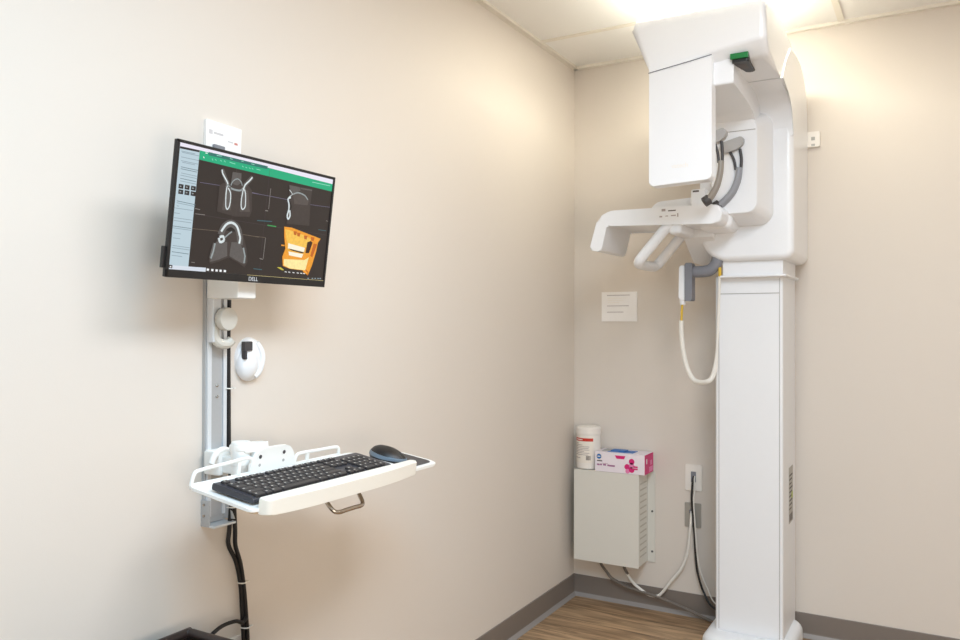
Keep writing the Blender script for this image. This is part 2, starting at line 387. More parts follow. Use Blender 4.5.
['S','bone',0.0052,[[-0.1048,-0.0328],[-0.0979,-0.0219],[-0.0906,-0.0147],[-0.0804,-0.0113],[-0.0694,-0.0138],[-0.061,-0.0213],[-0.0555,-0.0327],[-0.0518,-0.0413],[-0.053,-0.0534]]],
['S','bone',0.0055,[[-0.1079,-0.0447],[-0.0985,-0.0425],[-0.0961,-0.051],[-0.1054,-0.0547],[-0.1097,-0.0463]]],
['S','bone2',0.003,[[-0.0946,-0.045],[-0.0836,-0.0352],[-0.0762,-0.0301]]],
['S','dim',0.01,[[-0.1183,-0.0587],[-0.1257,-0.0911]]],
['S','dim',0.01,[[-0.0405,-0.0615],[-0.0344,-0.0943]]],
['S','bone2',0.0038,[[-0.1183,-0.0587],[-0.121,-0.0763],[-0.1257,-0.0911]]],
['S','bone2',0.0038,[[-0.0405,-0.0615],[-0.0333,-0.0791],[-0.0344,-0.0943]]],
['F','or1',0,[[0.076,-0.0026],[0.1002,-0.0021],[0.148,-0.0096],[0.202,-0.0181],[0.1938,-0.0289],[0.1904,-0.051],[0.1806,-0.0853],[0.17,-0.1092],[0.1549,-0.1033],[0.1497,-0.0986],[0.107,-0.0976],[0.0837,-0.0925],[0.079,-0.0719],[0.0863,-0.0522],[0.0789,-0.024]]],
['F','or2',0,[[0.08,-0.0079],[0.1007,-0.0092],[0.1485,-0.0161],[0.1684,-0.0227],[0.1553,-0.0436],[0.0939,-0.0436],[0.0845,-0.0267]]],
['F','or3',0,[[0.0891,-0.0407],[0.1557,-0.0486],[0.1517,-0.0605],[0.0927,-0.0581]]],
['F','cream',0,[[0.0936,-0.0388],[0.1506,-0.0447],[0.1489,-0.0547],[0.1378,-0.0549],[0.0944,-0.0509]]],
['F','cream',0,[[0.0972,-0.0578],[0.1469,-0.0601],[0.1427,-0.0693],[0.1002,-0.0666]]],
['F','brown',0,[[0.0967,-0.0508],[0.1393,-0.0547],[0.149,-0.056],[0.142,-0.0585],[0.1039,-0.0541]]],
['F','brown',0,[[0.1568,-0.0309],[0.1687,-0.0266],[0.1749,-0.0304],[0.166,-0.0561],[0.1539,-0.057]]],
['F','or4',0,[[0.1067,-0.0096],[0.1189,-0.0097],[0.1167,-0.0184],[0.1092,-0.0177]]],
['F','or4',0,[[0.1186,-0.0117],[0.1309,-0.0118],[0.1287,-0.0205],[0.1211,-0.0199]]],
['F','or4',0,[[0.1427,-0.016],[0.1552,-0.0162],[0.153,-0.025],[0.1452,-0.0243]]],
['F','or4',0,[[0.167,-0.0171],[0.1799,-0.0173],[0.1776,-0.0262],[0.1696,-0.0256]]],
['F','cream2',0,[[0.0848,-0.0764],[0.1527,-0.0736],[0.1668,-0.0661],[0.1594,-0.0981],[0.1069,-0.0967],[0.0858,-0.0907]]],
['F','or4',0,[[0.179,-0.0318],[0.1915,-0.0324],[0.1791,-0.0652],[0.1714,-0.0624]]],
['S','or1',0.003,[[0.0722,-0.0456],[0.0826,-0.0454]]],
['F','lime',0,[[0.065,-0.0967],[0.0771,-0.096],[0.0889,-0.1018],[0.0821,-0.1025]]],
['S','or4',0.003,[[0.1593,-0.0965],[0.1695,-0.1026],[0.1676,-0.1094]]],
['S','white',0.0018,[[0.0914,-0.1052],[0.0979,-0.1059]]],
['S','white',0.0018,[[0.1029,-0.1053],[0.1095,-0.1059]]],
['S','white',0.0018,[[0.1169,-0.1054],[0.1235,-0.106]]],
['S','white',0.0018,[[0.1311,-0.1054],[0.1378,-0.1061]]],
['S','white',0.0018,[[0.143,-0.1055],[0.1498,-0.1062]]],
['S','white',0.0018,[[0.1526,-0.1056],[0.1595,-0.1062]]],
['S','cream2',0.001,[[-0.0225,-0.1195],[0.2263,-0.1195]]]]
# ------------------------------------------------------------------ the room
H = 2.44
def struct(name, mb, **k):
    o = mb.build(name, **k); o['kind'] = 'structure'; return o
RX, RY = 3.1, -4.7
b = MB(); b.box((-.1, RY-.1, -.1), (0, .1, H+.1), M['wall']); struct('wall_left', b, smooth=False)
b = MB(); b.box((0, 0, -.1), (RX, .1, H+.1), M['wall']); struct('wall_back', b, smooth=False)
b = MB(); b.box((RX, RY-.1, -.1), (RX+.1, .1, H+.1), M['wall']); struct('wall_right', b, smooth=False)
b = MB(); b.box((0, RY-.1, -.1), (RX, RY, H+.1), M['wall']); struct('wall_front', b, smooth=False)
b = MB(); b.box((0, RY, -.1), (RX, 0, 0), M['wood']); struct('floor', b, smooth=False)
b = MB(); b.box((0, RY, H), (RX, 0, H+.1), M['ceil']); struct('ceiling', b, smooth=False)
# suspended-ceiling grid
b = MB()
for y in [-.392 - .61*i for i in range(8)]:
    if y > RY: b.box((0, y-.012, H-.004), (RX, y+.012, H), M['tbar'])
for x in [.527 + .61*i for i in range(-0, 5)]:
    if x < RX and x != .527: b.box((x-.012, RY, H-.005), (x+.012, 0, H), M['tbar'])
b.box((.527-.012, RY, H-.005), (.527+.012, -.392, H), M['tbar'])
b.box((0, RY, H-.012), (.022, 0, H), M['tbar']); b.box((0, -.022, H-.012), (RX, 0, H), M['tbar'])
struct('trim_1', b, smooth=False)
# vinyl cove base: flat strip and a curved toe
def cove(name, along, a, c):
    b = MB()
    pr = [(0,0),(.016,0),(.0155,.003),(.010,.008),(.006,.014),(.0045,.022),(.0045,.094),(.003,.096),(0,.096)]
    if along == 'y': b.prism([(x, z) for x, z in pr], 1, a, c, M['base'])
    else: b.prism([(-x, z) for x, z in pr], 0, a, c, M['base'])
    b2 = [(0,0),(.0175,0),(.0165,.004),(.0110,.0095),(.0068,.0155),(0,.0155)]
    if along == 'y': b.prism([(x, z) for x, z in b2], 1, a, c, M['toe'])
    else: b.prism([(-x, z) for x, z in b2], 0, a, c, M['toe'])
    struct(name, b)
cove('baseboard_left', 'y', RY, 0); cove('baseboard_back', 'x', .0, RX)

def shell(b, outline, ax, a, c, mat, ra, rc, seg=5):
    """loft of outline(inset) rings along ax from a to c, rims rounded by ra and rc"""
    hs = [(a+ra*(1-math.cos(PI/2*i/seg)), ra*(1-math.sin(PI/2*i/seg))) for i in range(seg+1)] if ra else [(a, 0)]
    hs += [(c-rc*(1-math.cos(PI/2*i/seg)), rc*(1-math.sin(PI/2*i/seg))) for i in range(seg, -1, -1)] if rc else [(c, 0)]
    vs = []; fs = []
    for h, d in hs:
        o = outline(d); n = len(o)
        for p in o:
            q = list(p); q.insert(ax, h); vs.append(q)
    for i in range(len(hs)-1):
        for j in range(n): fs.append((i*n+j, i*n+(j+1) % n, (i+1)*n+(j+1) % n, (i+1)*n+j))
    fs.append(tuple(range(n))[::-1]); fs.append(tuple((len(hs)-1)*n+j for j in range(n)))
    t = bmesh.new(); V = [t.verts.new(p) for p in vs]
    for f in fs: t.faces.new([V[i] for i in f])
    bmesh.ops.recalc_face_normals(t, faces=t.faces[:]); b.bm(t, mat)
# ------------------------------------------------------------------ dental scanner
R0 = thing('dental_scanner', (.845, -.2, 0), 'tall glossy white dental x-ray machine standing on the floor against the back wall', 'x-ray machine')
W = M['white']
b = MB(); shell(b, lambda d: rr(.680+d,-.405+d,1.002-d,-.02-d,.065-d,8), 2, 0, .082, M['whiteb'], 0, .034); b.build('base', R0)
b = MB(); b.prism(rr(.722,-.32,.968,-.03,.010), 2, .06, 1.43, M['whiteb'], bev=.003); col = part_of(b.build('column', R0), R0)
b = MB(); b.box((.7375,-.3235,.088),(.9545,-.319,1.362), M['whiteb'], .0015); b.build('front_panel', col)
b = MB()
for x in (.736, .956): b.box((x-.0009,-.3206,.088),(x+.0009,-.319,1.42), M['seam'])
b.box((.736,-.3208,1.3630),(.956,-.319,1.3660), M['seam']); b.build('panel_seam', col)
b = MB(); b.box((.967,-.19,.485),(.9690,-.10,.70), M['gplate'], .0005)
for i in range(9): b.box((.969,-.183,.665-.016*i),(.9693,-.11-.012*(i % 3),.671-.016*i), M['inkd'])
b.box((.969,-.135,.575),(.9694,-.105,.60), M['lime'])
for i in range(7): b.box((.969,-.182+.011*i,.492),(.9693,-.176+.011*i,.52), M['inkd'])
tag(b.build('rating_label', col), 'grey rating label with a lime dot')
b = MB(); b.box((.754,-.343,1.425),(.972,-.05,1.50), M['whiteb'], .004); b.box((.748,-.357,1.424),(.985,-.05,1.433), M['whiteb'], .003)
b.build('lift_neck', R0)

# rear carriage: rounded lower shell plus an upper part with its own side outline
b = MB(); shell(b, lambda d: rr(.675+d,1.485+d,1.0125-d,1.97,(.105-d,.034-d,.001,.001),8), 1, -.372, -.004, W, .022, .012)
prof = [(-.006,1.93),(-.3705,1.93),(-.372,1.96),(-.385,2.0),(-.42,2.04),(-.48,2.066),(-.60,2.075),(-.52,2.155),(-.42,2.232),(-.30,2.238),(-.20,2.234),(-.13,2.222),(-.08,2.195),(-.035,2.145),(-.012,2.07)]
b.prism(prof, 0, .676, 1.012, W, bev=.006, seg=2)
car = part_of(b.build('carriage', R0, ang=50), R0)

# overhead arm
op = [(-.865,2.225),(-.865,2.14),(-.858,2.125),(-.825,2.095),(-.80,2.085),(-.60,2.078),(-.44,2.07),(-.36,2.03),(-.30,1.98),(-.2,1.98),(-.05,2.02),(-.05,2.10),(-.09,2.17),(-.16,2.215),(-.40,2.258),(-.60,2.27),(-.80,2.272),(-.848,2.267),(-.862,2.250)]
b = MB(); b.prism(op, 0, .578, 1.006, W, bev=.022, seg=5)
for p in b.v:
    if p.y < -.75 and p.z < 2.16:
        p.z -= .045*max(0, 1-(p.x-.59)/.34)
    if p.x < .66 and p.z < 2.2: p.x += .058*min(1, (2.2-p.z)/.12)*(1 if p.x < .64 else .4)
arm = part_of(b.build('overhead_arm', R0, ang=45), R0)
b = MB(); b.prism(rounded([(.898,-.846),(.950,-.846),(.948,-.725),(.922,-.725)], .008), 2, 2.072, 2.10, M['black'], bev=.002)
b.box((.895,-.853,2.082),(.951,-.844,2.100), M['green'], .002)
b.box((.912,-.82,2.0712),(.938,-.77,2.0725), M['inkd'], .0003)
tag(b.build('status_display', arm), 'dark status display with a green edge')

# rotating gantry: inverted U seen from its side
gp = rounded([(-.835,2.012),(-.835,2.115),(-.385,2.115),(-.385,1.66),(-.46,1.66),(-.46,1.945),(-.52,1.99),(-.65,2.005)], [.008,.008,0,0,.01,.04,.06,.05])
b = MB(); b.prism(gp, 0, .70, .903, W, bev=.010, seg=3); gan = part_of(b.build('rotating_arm', R0, ang=45), R0)
# sensor panel facing the room
b = MB(); b.prism(rr(.638,1.703,.842,2.10,(.012,.014,.004,.004)), 1, -.868, -.815, W, bev=.008, seg=4)
for p in b.v:
    if p.z < 1.76: p.z += .012*math.sin(max(0, (p.x-.74)/.11))*max(0, (p.x-.74)/.11) - .002
sp = part_of(b.build('sensor_panel', R0, ang=45), R0)
b = MB(); text_mesh(b, 'vatech', .021, M['plate'], Matrix.Translation((.74,-.8682,1.76)) @ Matrix.Rotation(PI/2, 4, 'X')); b.build('panel_logo', sp, smooth=False)
b = MB(); b.tube([(.636,-.869,2.075),(.70,-.870,2.083),(.77,-.870,2.092),(.842,-.868,2.103)], .0016, M['gray'], n=8); b.build('shadow_gap_strip', arm)  # grey tube drawn for the shaded gap under the arm's lower edge
# tube head: white face, soft chamfer back to a wider rim
b = MB()
def loft(rings, mat):
    n = len(rings[0]); vs = []; fs = []
    for r in rings: vs += r
    for i in range(len(rings)-1):
        for j in range(n): fs.append((i*n+j, i*n+(j+1) % n, (i+1)*n+(j+1) % n, (i+1)*n+j))
    fs.append(tuple(range(n))[::-1]); fs.append(tuple((len(rings)-1)*n+j for j in range(n)))
    bm_ = bmesh.new(); V = [bm_.verts.new(p) for p in vs]
    for f in fs: bm_.faces.new([V[i] for i in f])
    bmesh.ops.recalc_face_normals(bm_, faces=bm_.faces[:]); b.bm(bm_, mat)
def ring(x0, z0, x1, z1, r, y): return [(x, y, z) for x, z in rr(x0, z0, x1, z1, r)]
loft([ring(.725,1.612,.944,2.02,.05,-.372), ring(.727,1.614,.942,2.02,.05,-.395), ring(.738,1.628,.926,2.0,.045,-.45), ring(.748,1.640,.914,1.985,.04,-.494), ring(.754,1.646,.908,1.98,.036,-.50)], W)
th = part_of(b.build('tube_head', R0, ang=40), R0)
b = MB(); b.box((.758,-.5008,1.9365),(.905,-.499,1.9395), M['seam']); b.build('cover_seam', th)

# chin-rest arm: bent shelf reaching left
bp = [(.812,1.668),(.40,1.672),(.352,1.648),(.318,1.528),(.366,1.520),(.389,1.618),(.40,1.622),(.812,1.598)]
bp = rounded(bp, [.034,.02,.05,.012,.012,.015,.0,.034])
b = MB(); b.prism(bp, 1, -.60, -.335, W, bev=.012, seg=3); ch = part_of(b.build('chin_arm', R0, ang=40), R0)
b = MB(); b.prism(rounded([(.50,1.664),(.535,1.712),(.74,1.722),(.74,1.664)], [.01,.02,.01,.01]), 1, -.47, -.36, W, bev=.010); b.build('arm_riser', R0)
b = MB(); b.box((.70,-.50,1.590),(.822,-.345,1.664), W, .024, 4); b.build('elbow', R0, ang=60)
b = MB(); b.prism([(-.40,1.612),(-.395,1.578),(-.25,1.492),(-.12,1.490),(-.12,1.612)], 0, .618, .735, W, bev=.008); b.build('arm_bracket', R0)
b = MB(); b.box((.618,-.590,1.572),(.665,-.40,1.618), W, .014, 3); b.build('handle_block', R0)
for nm in ('print',):
    b = MB()
    for (x0, z0_, x1, z1_, mt) in ((.598,1.655,.612,1.664,'ink'),(.622,1.654,.650,1.658,'inkd'),(.590,1.634,.600,1.639,'ink'),(.612,1.636,.622,1.639,'ink'),(.632,1.636,.650,1.640,'ink'),(.655,1.632,.659,1.645,'ink')):
        b.box((x0,-.6006,z0_),(x1,-.5995,z1_), M[mt])
    tag(b.build('printed_marks', ch, smooth=False), 'small grey printed marks')
# patient handle: closed white loop
b = MB(); pts = [(.632,-.575,1.612),(.604,-.575,1.595),(.56,-.575,1.545),(.515,-.575,1.494),(.502,-.565,1.479),(.497,-.535,1.473),(.497,-.39,1.473),(.502,-.36,1.479),(.515,-.35,1.494),(.56,-.35,1.545),(.604,-.35,1.595),(.632,-.35,1.612)]
b.tube(pts, .0195, W, n=14, smooth=4); b.build('patient_handle', R0, ang=60)
# chin support
b = MB(); b.box((.692,-.56,1.655),(.745,-.515,1.733), W, .006); cs = part_of(b.build('chin_support', R0), R0)
b = MB(); b.box((.700,-.5612,1.722),(.722,-.5595,1.728), M['inkd']); b.build('scale_mark', cs)
# temple supports
def temple(y, mat, k, r, tx):
    b = MB(); X = lambda x: .775+(x-.775)*k
    b.tube([(X(.775),y,1.672),(X(.80),y,1.690),(X(.828),y,1.722),(X(.846),y,1.765),(X(.851),y,1.805)], lambda t: r-.004*t, mat, n=16, smooth=6, flat=.7)
    b.tube([(X(.856),y,1.795),(X(.858),y,1.835),(X(.853),y,1.872)], .0055, M['dgray'], n=8, smooth=4)
    b.tube([(X(.838),y,1.800),(X(.832),y,1.835),(X(.815),y,1.872)], .0050, M['dgray'], n=8, smooth=4)
    t = part_of(b.build('temple_support', R0, ang=60), R0)
    b = MB(); b.prism(rounded([(tx,1.864),(tx+.016,1.860),(tx+.055,1.868),(tx+.080,1.886),(tx+.082,1.908),(tx+.07,1.914),(tx,1.896)], .008), 1, y-.017, y+.017, M['lgray'], bev=.006)
    b.build('temple_pad', t)
    b = MB(); d = Vector((-.75,-.35,-.55)).normalized(); p = Vector((.778,y,1.676))
    b.tube([p-d*.004, p+d*.016], r+.0005, M['dgray'], n=18, smooth=0); b.tube([p+d*.016, p+d*.0175], r*.5, M['inkd'], n=14, smooth=0); b.build('pivot_knob', t)
temple(-.655, M['clamp_warm'], .62, .0175, .760); temple(-.505, M['clamp'], 1., .0205, .787)
# switch holder
b = MB(); b.tube([(0.7369,-0.3449,1.5075),(0.7317,-0.3449,1.4817),(0.7122,-0.3449,1.4581),(0.6834,-0.3449,1.4509),(0.632,-0.3449,1.4509)], .0225, M['gray'], n=14, smooth=5, flat=.8)
b.prism(rounded([(0.6165,1.3377),(0.6453,1.3377),(0.6453,1.4848),(0.6165,1.4848)], .006), 1, -0.3676, -0.3223, M['gray'], bev=.004)
tag(b.build('switch_holder', R0, ang=50), 'grey curved switch holder')
b = MB(); b.lathe([(.004,0),(.006,.004),(.006,.03),(.004,.034)], M['yellow'], (.747,-.352,1.43), n=12); b.build('cable_gland', R0)

# exposure hand switch with its looped lead
S0 = thing('hand_switch', (.62,-.36,1.2), 'white exposure hand switch on a looped white cable hanging in the grey holder', 'hand switch')
b = MB(); b.prism(rounded([(0.5918,1.348),(0.6155,1.3377),(0.6155,1.4766),(0.5939,1.4745)], .006), 1, -0.3624, -0.3274, M['white'], bev=.004)
b.lathe([(.010,1.3244),(.012,1.3326),(.012,1.3532)], M['white'], (0.6032,-0.3449,0), n=14); b.build('handset', S0)
b = MB(); b.tube([(0.6021,-0.3449,1.3275),(0.6001,-0.3449,1.3017),(0.598,-0.3449,1.2555)], .0045, M['yellow'], n=8); tag(b.build('strain_relief', S0), 'yellow strain relief')
b = MB(); b.tube([(0.598,-0.3449,1.2627),(0.597,-0.3449,1.24),(0.6001,-0.3449,1.1886),(0.6083,-0.3449,1.1269),(0.6248,-0.347,1.0703),(0.6525,-0.3511,1.0312)]+[(.704,-.375,1.031),(.724,-.362,1.055),(.734,-.352,1.12),(.737,-.343,1.22),(.740,-.340,1.32),(.745,-.348,1.432)],
                 lambda t: .0092 if t < .68 else .0092-.004*min(1,(t-.68)/.08), M['wcable'], n=10, smooth=6); b.build('cable', S0)

# ------------------------------------------------------------------ monitor
MC = Vector((.163,-2.134,1.469)); TL = math.atan2(.034,.266)
es = Vector((0,1,0)); et = Vector((math.sin(TL),0,math.cos(TL))); nn = Vector((math.cos(TL),0,-math.sin(TL)))
TM = Matrix(((es.x,et.x,nn.x,MC.x),(es.y,et.y,nn.y,MC.y),(es.z,et.z,nn.z,MC.z),(0,0,0,1)))   # local (across, up, out)
O0 = thing('computer_monitor', tuple(MC), 'black-framed flat monitor showing dental scans, mounted on the left wall', 'monitor')
b = MB(); b.box((-.233,-.1355,-.009),(.233,.1355,-.0006), M['black'], .002, tf=TM); b.box((-.20,-.115,-.024),(.20,.105,-.008), M['black'], .010, tf=TM); b.box((-.13,-.08,-.040),(.13,.07,-.022), M['black'], .008, tf=TM)
bez = part_of(b.build('monitor_housing', O0), O0)
b = MB()
for lo, hi in (((-.233,-.1355),(.233,-.1195)),((-.233,.1295),(.233,.1355)),((-.233,-.1355),(-.2265,.1355)),((.2265,-.1355),(.233,.1355))):
    b.box((*lo,-.0008),(*hi,.0022), M['black'], .0008, tf=TM)
bz = part_of(b.build('bezel', O0), O0)
b = MB(); text_mesh(b, 'DELL', .0125, M['alu2'], TM @ Matrix.Translation((-.004,-.1278,.0024))); tag(b.build('maker_logo', bz, smooth=False), 'pale lettering on the lower bezel')
b = MB(); b.box((-.2385,-.118,-.012),(-.231,-.075,-.003), M['black'], .001, tf=TM); b.build('side_port', bez)
EC = {'lav':(236,232,246),'lav2':(118,112,140),'side':(186,206,216),'dark':(34,30,34),'green':(16,172,124),'teal':(36,112,104),'white':(244,246,248),'white2':(214,222,232),
 'pale':(150,226,200),'tx':(138,158,170),'tx2':(96,118,130),'bone':(216,226,228),'bone2':(150,160,162),'dim':(92,88,86),'dim2':(64,56,53),'dim3':(84,76,73),'div':(66,56,60),'tan':(120,106,92),'tan2':(78,66,62),
 'grayl':(140,134,130),'tl':(58,104,116),'gr2':(60,170,90),'black':(26,20,19),'or1':(240,158,44),'or2':(246,196,84),'or3':(232,170,60),'or4':(196,100,28),'cream':(250,244,222),'cream2':(250,232,160),'brown':(56,28,14),'lime':(206,196,70),'bg':(44,36,33)}
EM = {}
def E(k):
    if k not in EM: EM[k] = em('screen_'+k, rgb(*EC[k]), 1., noise=.22 if k in ('or1','or2','or3','cream2','bone','bone2','dim','dim2','dim3') else 0., scale=170)
    return EM[k]
b = MB(); b.add([(-.2265,-.1195,0),(.2265,-.1195,0),(.2265,.1295,0),(-.2265,.1295,0)], [(0,1,2,3)], E('bg'), TM)
h = .00002
for kind, c, w, pts in SCR:
    h += .000012
    if kind == 'F':
        a = sum(pts[i-1][0]*pts[i][1]-pts[i][0]*pts[i-1][1] for i in range(len(pts)))
        if a < 0: pts = pts[::-1]
        b.add([(x, y, h) for x, y in pts], [tuple(range(len(pts)))], E(c), TM)
    else:
        P = [Vector(p) for p in pts]
        if len(P) > 3: P = catmull(P, 3)
        vs = []
        for i, p in enumerate(P):
            t = (P[min(len(P)-1, i+1)]-P[max(0, i-1)])
            t = t.normalized() if t.length > 1e-9 else Vector((1,0))
            nrm = Vector((-t.y, t.x))*w*.5
            for q in (p+nrm, p-nrm): vs.append((max(-.2265,min(.2265,q.x)), max(-.1195,min(.1295,q.y)), h))
        b.add(vs, [(2*i, 2*i+1, 2*i+3, 2*i+2) for i in range(len(P)-1)], E(c), TM)
b.build('screen', O0, smooth=False)

# ------------------------------------------------------------------ wall mount
T0 = thing('wall_mount', (0,-2.12,.79), 'grey metal wall rail with white arms carrying the monitor and keyboard tray', 'wall mount')
b = MB(); b.box((0,-2.149,.785),(.010,-2.086,1.60), M['alu'], .001)
b.box((.010,-2.146,.80),(.016,-2.135,1.595), M['alu2'], .001); b.box((.010,-2.100,.80),(.016,-2.090,1.595), M['alu2'], .001)
b.box((.010,-2.134,.80),(.012,-2.101,1.595), M['alu'])
ra = part_of(b.build('rail', T0), T0)
b = MB()
for z in (1.10,1.075): b.lathe([(.003,.0),(.003,.004),(.002,.005)], M['steel'], (.012,-2.118,z), n=10, axis=0)
b.build('rail_screw', ra)
b = MB(); b.box((.016,-2.150,1.20),(.036,-2.125,1.335), M['alu2'], .004)
b.tube([(.026,-2.138,1.25),(.028,-2.138,1.215),(.032,-2.128,1.199),(.036,-2.108,1.197),(.040,-2.098,1.206)], .0115, M['disc'], n=10)
b.box((.016,-2.135,1.245),(.044,-2.115,1.262), M['disc'], .003)
b.build('slide_bracket', T0)
b = MB(); b.lathe([(.012,.040),(.024,.042),(.0265,.046),(.0265,.058),(.025,.062),(.010,.064)], M['disc'], (0,-2.126,1.254), n=36, axis=0); tag(b.build('tilt_knob', T0), 'round putty-coloured tilt knob')
b = MB(); b.box((.02,-2.155,1.300),(.120,-2.100,1.345), M['trayw'], .004); b.box((.10,-2.16,1.335),(.128,-2.09,1.45), M['trayw'], .004); b.build('monitor_arm', T0)
# tray side: clamp on the rail, lever, swivel post, arm
b = MB(); b.box((.012,-2.155,.900),(.062,-2.098,.955), M['trayw'], .005); b.build('rail_clamp', T0)
b = MB(); b.tube([(.058,-2.172,.930),(.058,-2.162,.948),(.056,-2.140,.958),(.054,-2.118,.952)], .007, M['trayw'], n=10); b.build('lock_lever', T0)
b = MB(); b.box((.055,-2.145,.905),(.10,-2.105,.945), M['trayw'], .005)
b.lathe([(.018,.885),(.0215,.889),(.0215,.925),(.0225,.926),(.0225,.972),(.020,.978)], M['trayw'], (.10,-2.125,0), n=28); b.build('swivel_post', T0)
b = MB(); b.prism(rounded([(.078,-2.147),(.118,-2.147),(.134,-2.105),(.138,-2.075),(.122,-2.068),(.090,-2.10)], .014), 2, .955, .974, M['trayw'], bev=.008, seg=4)
b.box((.118,-2.115,.905),(.142,-2.05,.957), M['trayw'], .004); b.build('swivel_arm', T0)
b = MB(); b.box((0,-2.1515,.780),(.028,-2.147,.84), M['alu'], .001); b.box((0,-2.1505,.779),(.045,-2.087,.784), M['alu2'], .001)
b.prism([(.01,.79),(.045,.79),(.01,.85)], 1, -2.094, -2.090, M['alu'])
for z in (.805,.83): b.lathe([(.003,-.003),(.003,0)], M['steel'], (.012,-2.1515,z), n=8, axis=1)
b.build('end_bracket', T0)

# ------------------------------------------------------------------ keyboard tray (tilted towards the user)
t8 = math.radians(8); e2 = Vector((math.cos(t8),0,-math.sin(t8))); n8 = Vector((math.sin(t8),0,math.cos(t8)))
KO = Vector((.197,-2.29,.926)) - n8*.022
KT = Matrix(((e2.x,0,n8.x,KO.x),(e2.y,1,n8.y,KO.y),(e2.z,0,n8.z,KO.z),(0,0,0,1)))     # local (out from wall, along wall, up)
Y0 = thing('keyboard_tray', tuple(KO), 'white wall-mounted keyboard tray with cream palm rest and steel pull handle', 'keyboard tray')
b = MB(); b.prism(rounded([(-.055,-.012),(.132,-.018),(.132,.508),(-.055,.50)], .014), 2, -.0065, -.0004, M['trayw'], bev=.001, tf=KT)
b.prism(rounded([(-.040,.0),(.128,-.006),(.128,.50),(-.040,.49)], .012), 2, -.013, -.0065, M['under'], bev=.001, tf=KT)
ty = part_of(b.build('tray_plate', Y0), Y0)
b = MB(); b.prism(rounded([(.127,.000),(.152,.006),(.162,.12),(.162,.38),(.150,.512),(.127,.522)], [.006,.022,.06,.06,.024,.012]), 2, -.0125, .0195, M['cream'], bev=.011, seg=4, tf=KT)
b.build('palm_rest', Y0, ang=60)
b = MB(); b.tube([(.120,.205,-.010),(.126,.205,-.026),(.145,.210,-.044),(.152,.222,-.048),(.152,.245,-.048),(.152,.275,-.048),(.152,.298,-.048),(.145,.310,-.044),(.126,.315,-.026),(.120,.315,-.010)], .0048, M['steel'], n=12, smooth=4, tf=KT)
tag(b.build('pull_handle', Y0, ang=60), 'polished steel pull handle')
b = MB(); b.box((-.056,-.010,-.006),(-.051,.458,.004), M['trayw'], .001, tf=KT)
for v0, v1, h0, h1 in ((-.008,.158,.030,.036),(.290,.452,.024,.022)):
    P = [(-.0535,v0,.0),(-.0535,v0+.006,h0*.8),(-.0535,v0+.022,h0),(-.0535,(v0+v1)/2,(h0+h1)/2),(-.0535,v1-.018,h1),(-.0535,v1-.003,h1*.75),(-.0535,v1,.0)]
    b.tube(P, .0042, M['trayw'], n=8, smooth=4, tf=KT)
for v, hh in ((.118,.034),(.335,.023)): b.box((-.056,v-.005,0),(-.051,v+.005,hh), M['trayw'], .001, tf=KT)
b.build('back_rail', Y0, ang=60)
b = MB(); b.prism(rounded([(.150,0),(.150,.022),(.168,.046),(.186,.053),(.240,.053),(.268,.050),(.285,.030),(.292,0)], [0,.01,.012,.01,.01,.012,.014,0]), 0, -.058, -.050, M['trayw'], bev=.0015, tf=KT)
for v, hh in ((.176,.035),(.250,.036)): b.lathe([(.0045,-.0503),(.0045,-.0493),(.002,-.0491)], M['dgray'], (0,v,hh), n=12, axis=0, tf=KT)
for v, hh in ((.176,.016),(.250,.017)): b.lathe([(.0035,-.0503),(.0035,-.0493)], M['lgray'], (0,v,hh), n=12, axis=0, tf=KT)
b.build('mounting_plate', Y0)
b = MB(); b.prism(rounded([(-.02,.44),(.124,.44),(.124,.655),(-.02,.655)], [.004,.004,.03,.03]), 2, -.0165, -.0095, M['trayw'], bev=.003, tf=KT)
mp_ = part_of(b.build('mouse_platform', Y0), Y0)
b = MB(); b.prism(rounded([(-.008,.52),(.110,.52),(.110,.643),(-.008,.643)], [.003,.003,.022,.022]), 2, -.0098, -.0082, M['dgray'], tf=KT); tag(b.build('mouse_mat', mp_), 'dark grey mat')

# ------------------------------------------------------------------ keyboard
K0 = thing('keyboard', tuple(KT @ Vector((.06,.22,0))), 'full-size black keyboard lying on the white tray', 'keyboard')
b = MB(); b.prism(rounded([(-.001,.004),(.116,.005),(.116,.012),(.110,.0155),(.012,.0185),(-.001,.018)], [.002,.003,.003,.004,.004,.004]), 1, 0, .450, M['kbd'], bev=.002, tf=KT)
b.build('keyboard_case', K0)
b = MB(); lg = MB()
def key(u, v, du, dv):
    z = .0178 - (u-.012)*.03
    lo = Vector((u, v, z)); b.box((u, v, z-.003), (u+du, v+dv, z+.0055), M['keys'], .0016, 1, tf=KT)
    b.box((u+du*.42, v+.003, z+.0054), (u+du*.62, v+.0072, z+.0058), M['legend'], tf=KT)
pu = .0172; kv = .0186
rows = [(.010, [(0,1),(2,1),(3,1),(4,1),(5,1),(6.5,1),(7.5,1),(8.5,1),(9.5,1),(11,1),(12,1),(13,1),(14,1)]),
        (.029, [(i,1) for i in range(13)]+[(13,2)]),
        (.029+pu, [(0,1.5)]+[(1.5+i,1) for i in range(12)]+[(13.5,1.5)]),
        (.029+2*pu, [(0,1.75)]+[(1.75+i,1) for i in range(11)]+[(12.75,2.25)]),
        (.029+3*pu, [(0,2.25)]+[(2.25+i,1) for i in range(10)]+[(12.25,2.75)]),
        (.029+4*pu, [(0,1.5),(1.5,1),(2.5,1.5),(4,6),(10,1.5),(11.5,1),(12.5,1),(13.5,1.5)])]
